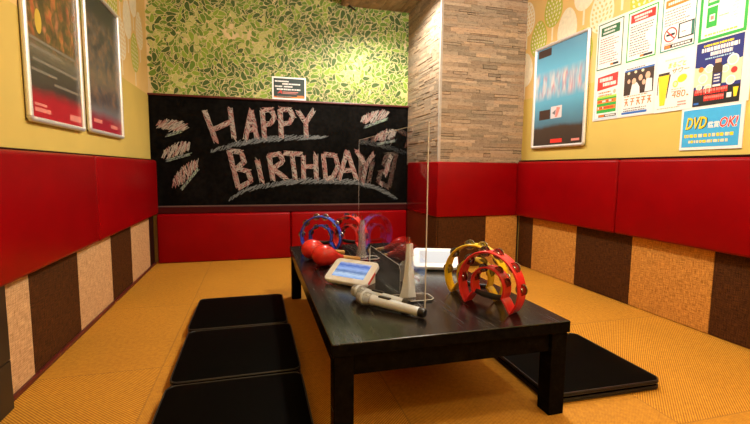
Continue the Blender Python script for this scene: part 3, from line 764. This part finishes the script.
# ------------------------------------------------------------------ clear partition with a pass-through
ACR = glass('clear_acrylic', (.98, .985, .985)); ACR_EDGE = plain('acrylic_cut_edge', (.62, .60, .56), .25)
FROST = NT('frosted_acrylic'); FROST.base((.84, .88, .93)); FROST = FROST.set(.4, 0, IOR=1.45, Transmission_Weight=.15)
HAZE = NT('hazy_acrylic'); HAZE.base((.75, .76, .76)); HAZE = HAZE.set(.25, 0, IOR=1.4, Transmission_Weight=.75)
pt = thing('acrylic_partition', 'clear acrylic partition with a low cut-out, standing along the black table', 'partition', (.667, 2.23, TZ))
X0, X1, Y0, Y1, Z0, Z1, C0, C1, CZ = .669, .674, 1.625, 2.83, TZ + .0015, 1.19, 1.945, 2.53, .530
poly = [(Y0, Z0), (C0, Z0), (C0, CZ - .02), (C0 + .02, CZ), (C1 - .02, CZ), (C1, CZ - .02), (C1, Z0), (Y1, Z0), (Y1, Z1), (Y0, Z1)]
bm = bmesh.new(); prism(bm, poly, X0, X1, lambda a, b, d: (d, a, b)); part('panel', bm, ACR, pt)
bm = bmesh.new(); e = .0016
for p, q in zip(poly, poly[1:] + poly[:1]):
    if abs(p[1] - Z0) < 1e-5 and abs(q[1] - Z0) < 1e-5: continue
    tube(bm, [((X0 + X1) / 2, *p), ((X0 + X1) / 2, *q)], .0024 if abs(p[0] - Y0) < 1e-5 or p[0] in (C0, C1) or CZ in (p[1], q[1]) else .0016, 6)
part('polished_edge', bm, ACR_EDGE, pt, smooth=True)
for y, mat in ((1.83, FROST), (2.745, HAZE)):
    bm = bmesh.new()
    prism(bm, [(.628, TZ + .010), (.712, TZ + .010), (.706, TZ + .05), (.699, TZ + .13), (.692, TZ + .262), (.660, TZ + .262), (.653, TZ + .13), (.640, TZ + .05)], y - .004, y + .004, lambda a, b, d: (a, d, b))
    part('support_fin', bm, mat, pt)
    bm = bmesh.new(); prism(bm, [(.585 + .02, y - .055), (.785 - .02, y - .055), (.785, y - .035), (.785, y + .035), (.765, y + .055), (.605, y + .055), (.585, y + .035), (.585, y - .035)], TZ + .001, TZ + .0085, lambda a, b, d: (a, b, d))
    ft = part('base_plate', bm, ACR, pt)
    bm = bmesh.new(); tube(bm, [(.605, y - .055, TZ + .009), (.765, y - .055, TZ + .009), (.785, y - .035, TZ + .009), (.785, y + .035, TZ + .009), (.765, y + .055, TZ + .009), (.605, y + .055, TZ + .009), (.585, y + .035, TZ + .009), (.585, y - .035, TZ + .009)], .0016, 6, True)
    obj('polished_edge', rel(bm, pt), ACR_EDGE, ft)
    bm = bmesh.new(); tube(bm, [(.676, y, TZ + .262), (.676, y, TZ + .292)], .004, 8); part('pin', bm, CHROME, pt, smooth=True)

# ------------------------------------------------------------------ song tablets
def tablet(loc, rz, name_label, mat, group):
    root = thing('song_tablet', name_label, 'tablet', loc, rz, group)
    tilt = math.radians(33); R = Matrix.Translation((0, 0, .004)) @ Matrix.Rotation(tilt, 4, 'X')
    W, L, H = .268, .165, .026
    bm = newbox(-W / 2, 0, 0, W / 2, L, H); es = [e for e in bm.edges if abs((e.verts[0].co - e.verts[1].co).z) > .01]
    bmesh.ops.bevel(bm, geom=es, offset=.026, segments=6, profile=.5, affect='EDGES'); 
    bmesh.ops.bevel(bm, geom=[e for e in bm.edges if abs(e.verts[0].co.z - e.verts[1].co.z) < 1e-5 and len(e.link_faces) == 2 and abs(e.link_faces[0].normal.z - e.link_faces[1].normal.z) > .5], offset=.006, segments=3, profile=.5, affect='EDGES')
    bm.transform(R); body = obj('case', bm, plain('white_plastic', (.84, .89, .95), .3, var=.02), root, smooth=True)
    sroot = bpy.data.objects.new('screen', None)
    bm = newbox(-W / 2 + .040, -.0515, 0, W / 2 - .034, .0515, .001)
    sc_ = obj('screen', bm, mat, root); sc_.matrix_local = Matrix.Scale(1, 4) @ Matrix.Translation(R.to_translation() * S) @ R.to_3x3().to_4x4() @ Matrix.Translation(Vector((0, L / 2 + .002, H)) * S)
    bm = newbox(W / 2 - .002, .02, .006, W / 2 + .002, .10, .02, .002); bm.transform(R); obj('side_strip', bm, plain('red_plastic_strip', (.65, .05, .04), .35), root)
    bm = bmesh.new(); prism(bm, [(.03, .0), (.1375, .0), (.1375, .0845), (.128, .0785)], -.10, .10, lambda a, b, d: (d, a, b + .0005)); obj('stand', bm, plain('white_plastic', (.84, .89, .95), .3), root)
    return root
UI = screen_mat('screen_blue_menu', [(.0, (.75, .82, .9)), (.12, (.20, .40, .85)), (.3, (.55, .7, .9)), (.42, (.10, .20, .45)), (.55, (.35, .5, .85)), (.72, (.06, .16, .55)), (.85, (.5, .55, .75)), (.92, (.10, .16, .35)), (1, (.3, .4, .65))], .95)
GLARE = screen_mat('screen_white_glare', [(.0, (.9, .88, .85)), (1, (1, .97, .93))], .85)  # reflected light on the dark screen, put in as an even white glow
tablet((.432, 2.12, TZ), math.atan2(2.03 - 2.216, .52 - .338), 'white tablet showing a blue menu, propped up near the two microphones', UI, 'white song tablets on the table')
tablet((1.025, 2.325, TZ), math.radians(-20), 'white tablet with its screen whited out by glare, behind the yellow tambourine', GLARE, 'white song tablets on the table')

# ------------------------------------------------------------------ microphones
SILVER = plain('silver_paint', (.62, .70, .80), .28, .12, var=.03)
def mesh_grille():
    t = NT('wire_mesh_grille'); x, y, z = t.xyz(t.coord())
    k = t.math('MULTIPLY', t.math('SINE', t.math('MULTIPLY', t.math('ADD', x, z), 1500)), t.math('SINE', t.math('MULTIPLY', t.math('SUBTRACT', y, z), 1500)))
    t.base(t.ramp(t.math('ADD', t.math('MULTIPLY', k, .5), .5), [(.35, (.07, .08, .09)), (.65, (.66, .72, .80))])); t.bump(k, .6, .002); return t.set(.3, .3)
GRILLE = mesh_grille()
def microphone(head, tail, label, group):
    h, tl = Vector(head), Vector(tail); L = (tl - h).xy.length
    root = thing('microphone', label, 'microphone', (h.x, h.y, TZ), math.atan2(tl.y - h.y, tl.x - h.x), group)
    r0, r1 = .0318, .0205; z0, z1 = r0 + .002, r1 + .002
    d = Vector((L, 0, z1 - z0)).normalized(); q = Vector((0, 0, 1)).rotation_difference(d).to_matrix().to_4x4(); M = Matrix.Translation((0, 0, z0)) @ q
    bm = bmesh.new(); lathe(bm, [(0, -.032), (.012, -.0305), (.0215, -.024), (.0285, -.011), (.0302, .002)], 24, 0, M); obj('grille', bm, GRILLE, root, smooth=True, angle=1.2)
    bm = bmesh.new(); lathe(bm, [(.0305, .002), (.0318, .004), (.0318, .011), (.0305, .013), (.0295, .0131)], 24, 0, M); obj('band', bm, SILVER, root, smooth=True)
    bm = bmesh.new(); lathe(bm, [(.0295, .0131), (.0285, .030), (.0235, .043), (.0205, .0455)], 24, 0, M); obj('grille_base', bm, GRILLE, root, smooth=True)
    bm = bmesh.new(); lathe(bm, [(.0212, .045), (.0235, .048), (.0235, .056), (.0218, .060), (.0212, .12), (.0195, L - .03), (.0195, L - .024), (0, L - .0238)], 24, 0, M); obj('body', bm, SILVER, root, smooth=True)
    bm = bmesh.new(); lathe(bm, [(0, L - .0236), (.0198, L - .0235), (.0202, L - .004), (.016, L + .003), (0, L + .004)], 24, 0, M); obj('end_cap', bm, CAB, root, smooth=True)
    bm = newbox(-.009, -.030, .0, .009, .030, .008, .004); bm.transform(M @ Matrix.Translation((0, 0, .112)) @ Matrix.Rotation(PI, 4, 'Z') @ Matrix.Translation((.0198, 0, 0)) @ Matrix.Rotation(PI / 2, 4, 'Y') @ Matrix.Rotation(PI / 2, 4, 'Z')); obj('switch', bm, CAB, root)
    return root
GM = 'silver microphones lying on the table'
microphone((.449, 1.803, 0), (.648, 1.572, 0), 'silver wireless microphone nearest the table front, black end cap showing', GM)
microphone((.447, 1.905, 0), (.625, 1.702, 0), 'silver wireless microphone lying directly behind the front one, black switch up', GM)

# ------------------------------------------------------------------ tambourines
def tambourine(L, R, color, mname, label, roll=0.0):
    L, R = Vector((*L, 0)), Vector((*R, 0)); ce = (L + R) / 2; d = R - L
    root = thing('tambourine', label, 'tambourine', (ce.x, ce.y, TZ), math.atan2(d.y, d.x), 'half-moon tambourines standing on the table')
    pl = plain(mname, color, .28, var=.05); cz, ro, ri, th, dp = .098, .150, .082, .006, .026
    a0 = -math.asin((cz - .001) / ro); a1 = PI - a0
    outer = [(ro * math.cos(a), cz + ro * math.sin(a)) for a in [a0 + (a1 - a0) * i / 40 for i in range(41)]]
    b0 = math.radians(-28); inner = [(ri * math.cos(a), cz + ri * math.sin(a)) for a in [PI - b0 - (PI - 2 * b0) * i / 26 for i in range(27)]]
    fx, fz = outer[-1]; ix, iz = inner[0]
    def curve(p, q):
        m = ((p[0] + q[0]) / 2 + .004 * (1 if p[0] < 0 else -1), (p[1] + q[1]) / 2 + .016); return [((1 - s) ** 2 * p[0] + 2 * s * (1 - s) * m[0] + s * s * q[0], (1 - s) ** 2 * p[1] + 2 * s * (1 - s) * m[1] + s * s * q[1]) for s in (.2, .4, .6, .8)]
    loop = outer + curve(outer[-1], inner[0]) + inner + curve(inner[-1], outer[0])
    bm = bmesh.new(); n = len(loop); V = []
    for i, p in enumerate(loop):
        a, b = Vector(loop[i - 1]), Vector(loop[(i + 1) % n]); t = (b - a).normalized(); nn = Vector((t.y, -t.x)); pv = Vector(p)
        V.append([bm.verts.new((q.x, y, max(.0005, q.y))) for q, y in ((pv + nn * th * .5, -dp), (pv + nn * th * .5, dp), (pv - nn * th * .5, dp), (pv - nn * th * .5, -dp))])
    for i in range(n):
        a, b = V[i], V[(i + 1) % n]
        for k in range(4): bm.faces.new((a[k], a[(k + 1) % 4], b[(k + 1) % 4], b[k]))
    bmesh.ops.recalc_face_normals(bm, faces=bm.faces)
    # raised lips along both rims
    for y in (-dp, dp): tube(bm, [(p[0], y, max(.004, p[1])) for p in loop], .0048, 8, True)
    obj('frame', bm, pl, root, smooth=True, angle=.9)
    bm = bmesh.new(); tube(bm, [(-.072, 0, cz - .040), (-.03, 0, cz - .046), (.03, 0, cz - .046), (.072, 0, cz - .040)], [.011, .0135, .0135, .011], 12); obj('grip', bm, plain('black_grip', (.012, .011, .011), .45), root, smooth=True)
    for a, r in ((5, ro), (41, ro), (77, ro), (103, ro), (139, ro), (175, ro), (20, ri), (62, ri), (118, ri), (160, ri)):
        a = math.radians(a); c = Vector((r * math.cos(a), 0, cz + r * math.sin(a))); bm = bmesh.new(); jr = .0245 if r == ro else .0195
        for sgn in (-1, 1):
            M = Matrix.Translation(c + Vector((0, sgn * .0065, 0))) @ Matrix.Rotation(-PI / 2 * sgn, 4, 'X')
            lathe(bm, [(0, .005), (jr * .32, .0045), (jr * .42, .001), (jr * .9, .0), (jr, .0012), (jr * .9, -.0012), (jr * .42, -.0002), (0, .003)], 20, 0, M)
        tube(bm, [c + Vector((0, -dp, 0)), c + Vector((0, dp, 0))], .0018, 6)
        obj('jingle', bm, CHROME, root, smooth=True, angle=.8)
    return root
tambourine((.926, 1.76), (1.042, 1.519), (.62, .018, .015), 'red_tambourine_plastic', 'red half-moon tambourine in front of the yellow one, at the table corner')
tambourine((.930, 1.920), (1.075, 1.700), (.72, .46, .01), 'yellow_tambourine_plastic', 'yellow half-moon tambourine directly behind the nearest red one')
tambourine((.345, 3.205), (.572, 3.095), (.012, .05, .42), 'blue_tambourine_plastic', 'blue half-moon tambourine at the far end of the table')
tambourine((.600, 3.240), (.757, 3.040), (.62, .018, .015), 'red_tambourine_plastic', 'red half-moon tambourine next to the blue one at the far end')

# ------------------------------------------------------------------ maracas
def maraca(head, end, label):
    h, e = Vector(head), Vector(end); L = (e - h).xy.length; R = .066
    root = thing('maraca', label, 'maraca', (h.x, h.y, TZ), math.atan2(e.y - h.y, e.x - h.x), 'red maracas lying on the table')
    d = Vector((L, 0, .017 - R)).normalized(); M = Matrix.Translation((0, 0, R + .002)) @ Vector((0, 0, 1)).rotation_difference(d).to_matrix().to_4x4()
    prof = [(0, -.072)] + [(R * math.sin(t), -.072 * math.cos(t)) for t in [PI * i / 20 for i in range(1, 10)]] + [(R, 0), (R * .985, .015), (R * .93, .034), (R * .83, .052), (R * .68, .070), (R * .5, .088), (R * .36, .105), (.019, .122), (.0165, .135), (0, .1352)]
    bm = bmesh.new(); lathe(bm, prof, 32, 0, M); obj('head', bm, plain('red_maraca_gloss', (.60, .022, .016), .25, var=.06), root, smooth=True, angle=1.0)
    bm = bmesh.new(); lathe(bm, [(0, .1353), (.016, .1354), (.015, .18), (.015, L - .02), (.0165, L - .006), (.013, L + .002), (0, L + .004)], 16, 0, M); obj('handle', bm, plain('pale_wood_handle', (.66, .36, .10), .4), root, smooth=True)
    return root
maraca((.392, 2.60), (.640, 2.665), 'red maraca with a pale wooden handle, right behind the tablet with the blue menu')
maraca((.350, 2.815), (.585, 2.900), 'red maraca just in front of the blue tambourine')

# ------------------------------------------------------------------ light: a ceiling spot, a key lamp and added unseen fill lamps
def spot(x, y, z, power, size=130, rad=.05, col=(1, .70, .40), blend=.5, aim=None):
    l = bpy.data.lights.new('ceiling_spot', 'SPOT'); l.energy = power; l.spot_size = math.radians(size); l.spot_blend = blend; l.shadow_soft_size = rad; l.color = col
    o = bpy.data.objects.new('ceiling_spot', l); COL.objects.link(o); o.location = Vector((x, y, z)) * S
    if aim: o.rotation_euler = (Vector(aim) - Vector((x, y, z))).to_track_quat('-Z', 'Y').to_euler()
    return o
def lamp(x, y, z, power, rad, col):
    l = bpy.data.lights.new('unseen_lamp', 'POINT'); l.energy = power; l.shadow_soft_size = rad; l.color = col
    o = bpy.data.objects.new('unseen_lamp', l); COL.objects.link(o); o.location = Vector((x, y, z)) * S
LC = (1, .945, .86)
spot(1.28, 4.02, 2.79, 120, 152, .04, LC)
lamp(1.35, 2.0, 2.7, 70, .05, (1, .96, .90))
lamp(.35, 3.0, 2.7, 4, .06, LC)  # weak added fill for the left side, no fixture here
lamp(1.75, .9, 2.6, 34, .06, LC)  # added lamp out of view, lifts posters, pillar front and left wall
lamp(1.1, .1, 2.2, 24, .06, LC)  # added lamp beside the camera, brightens the near left panels
w = bpy.data.worlds.new('dim_room_air'); sc.world = w; w.use_nodes = True
w.node_tree.nodes['Background'].inputs[0].default_value = (1, .8, .6, 1); w.node_tree.nodes['Background'].inputs[1].default_value = .01

# ------------------------------------------------------------------ camera
cam = bpy.data.cameras.new('camera'); cam.sensor_width = 36; cam.lens = 428.993 / 750 * 36; cam.clip_start = .01
co = bpy.data.objects.new('camera', cam); COL.objects.link(co)
right, up, fwd = Vector((.96380434, -.26644697, .0093387)), Vector((.01777221, .09915718, .99491306)), Vector((.26601757, .95873556, -.10030347))
co.matrix_world = Matrix.Translation((0, 0, S)) @ Matrix((right, up, -fwd)).transposed().to_4x4()
sc.camera = co
vs = sc.view_settings; vs.view_transform = 'Standard'; vs.look = 'None'; vs.gamma = 1; vs.use_curve_mapping = False; vs.exposure = 0.0
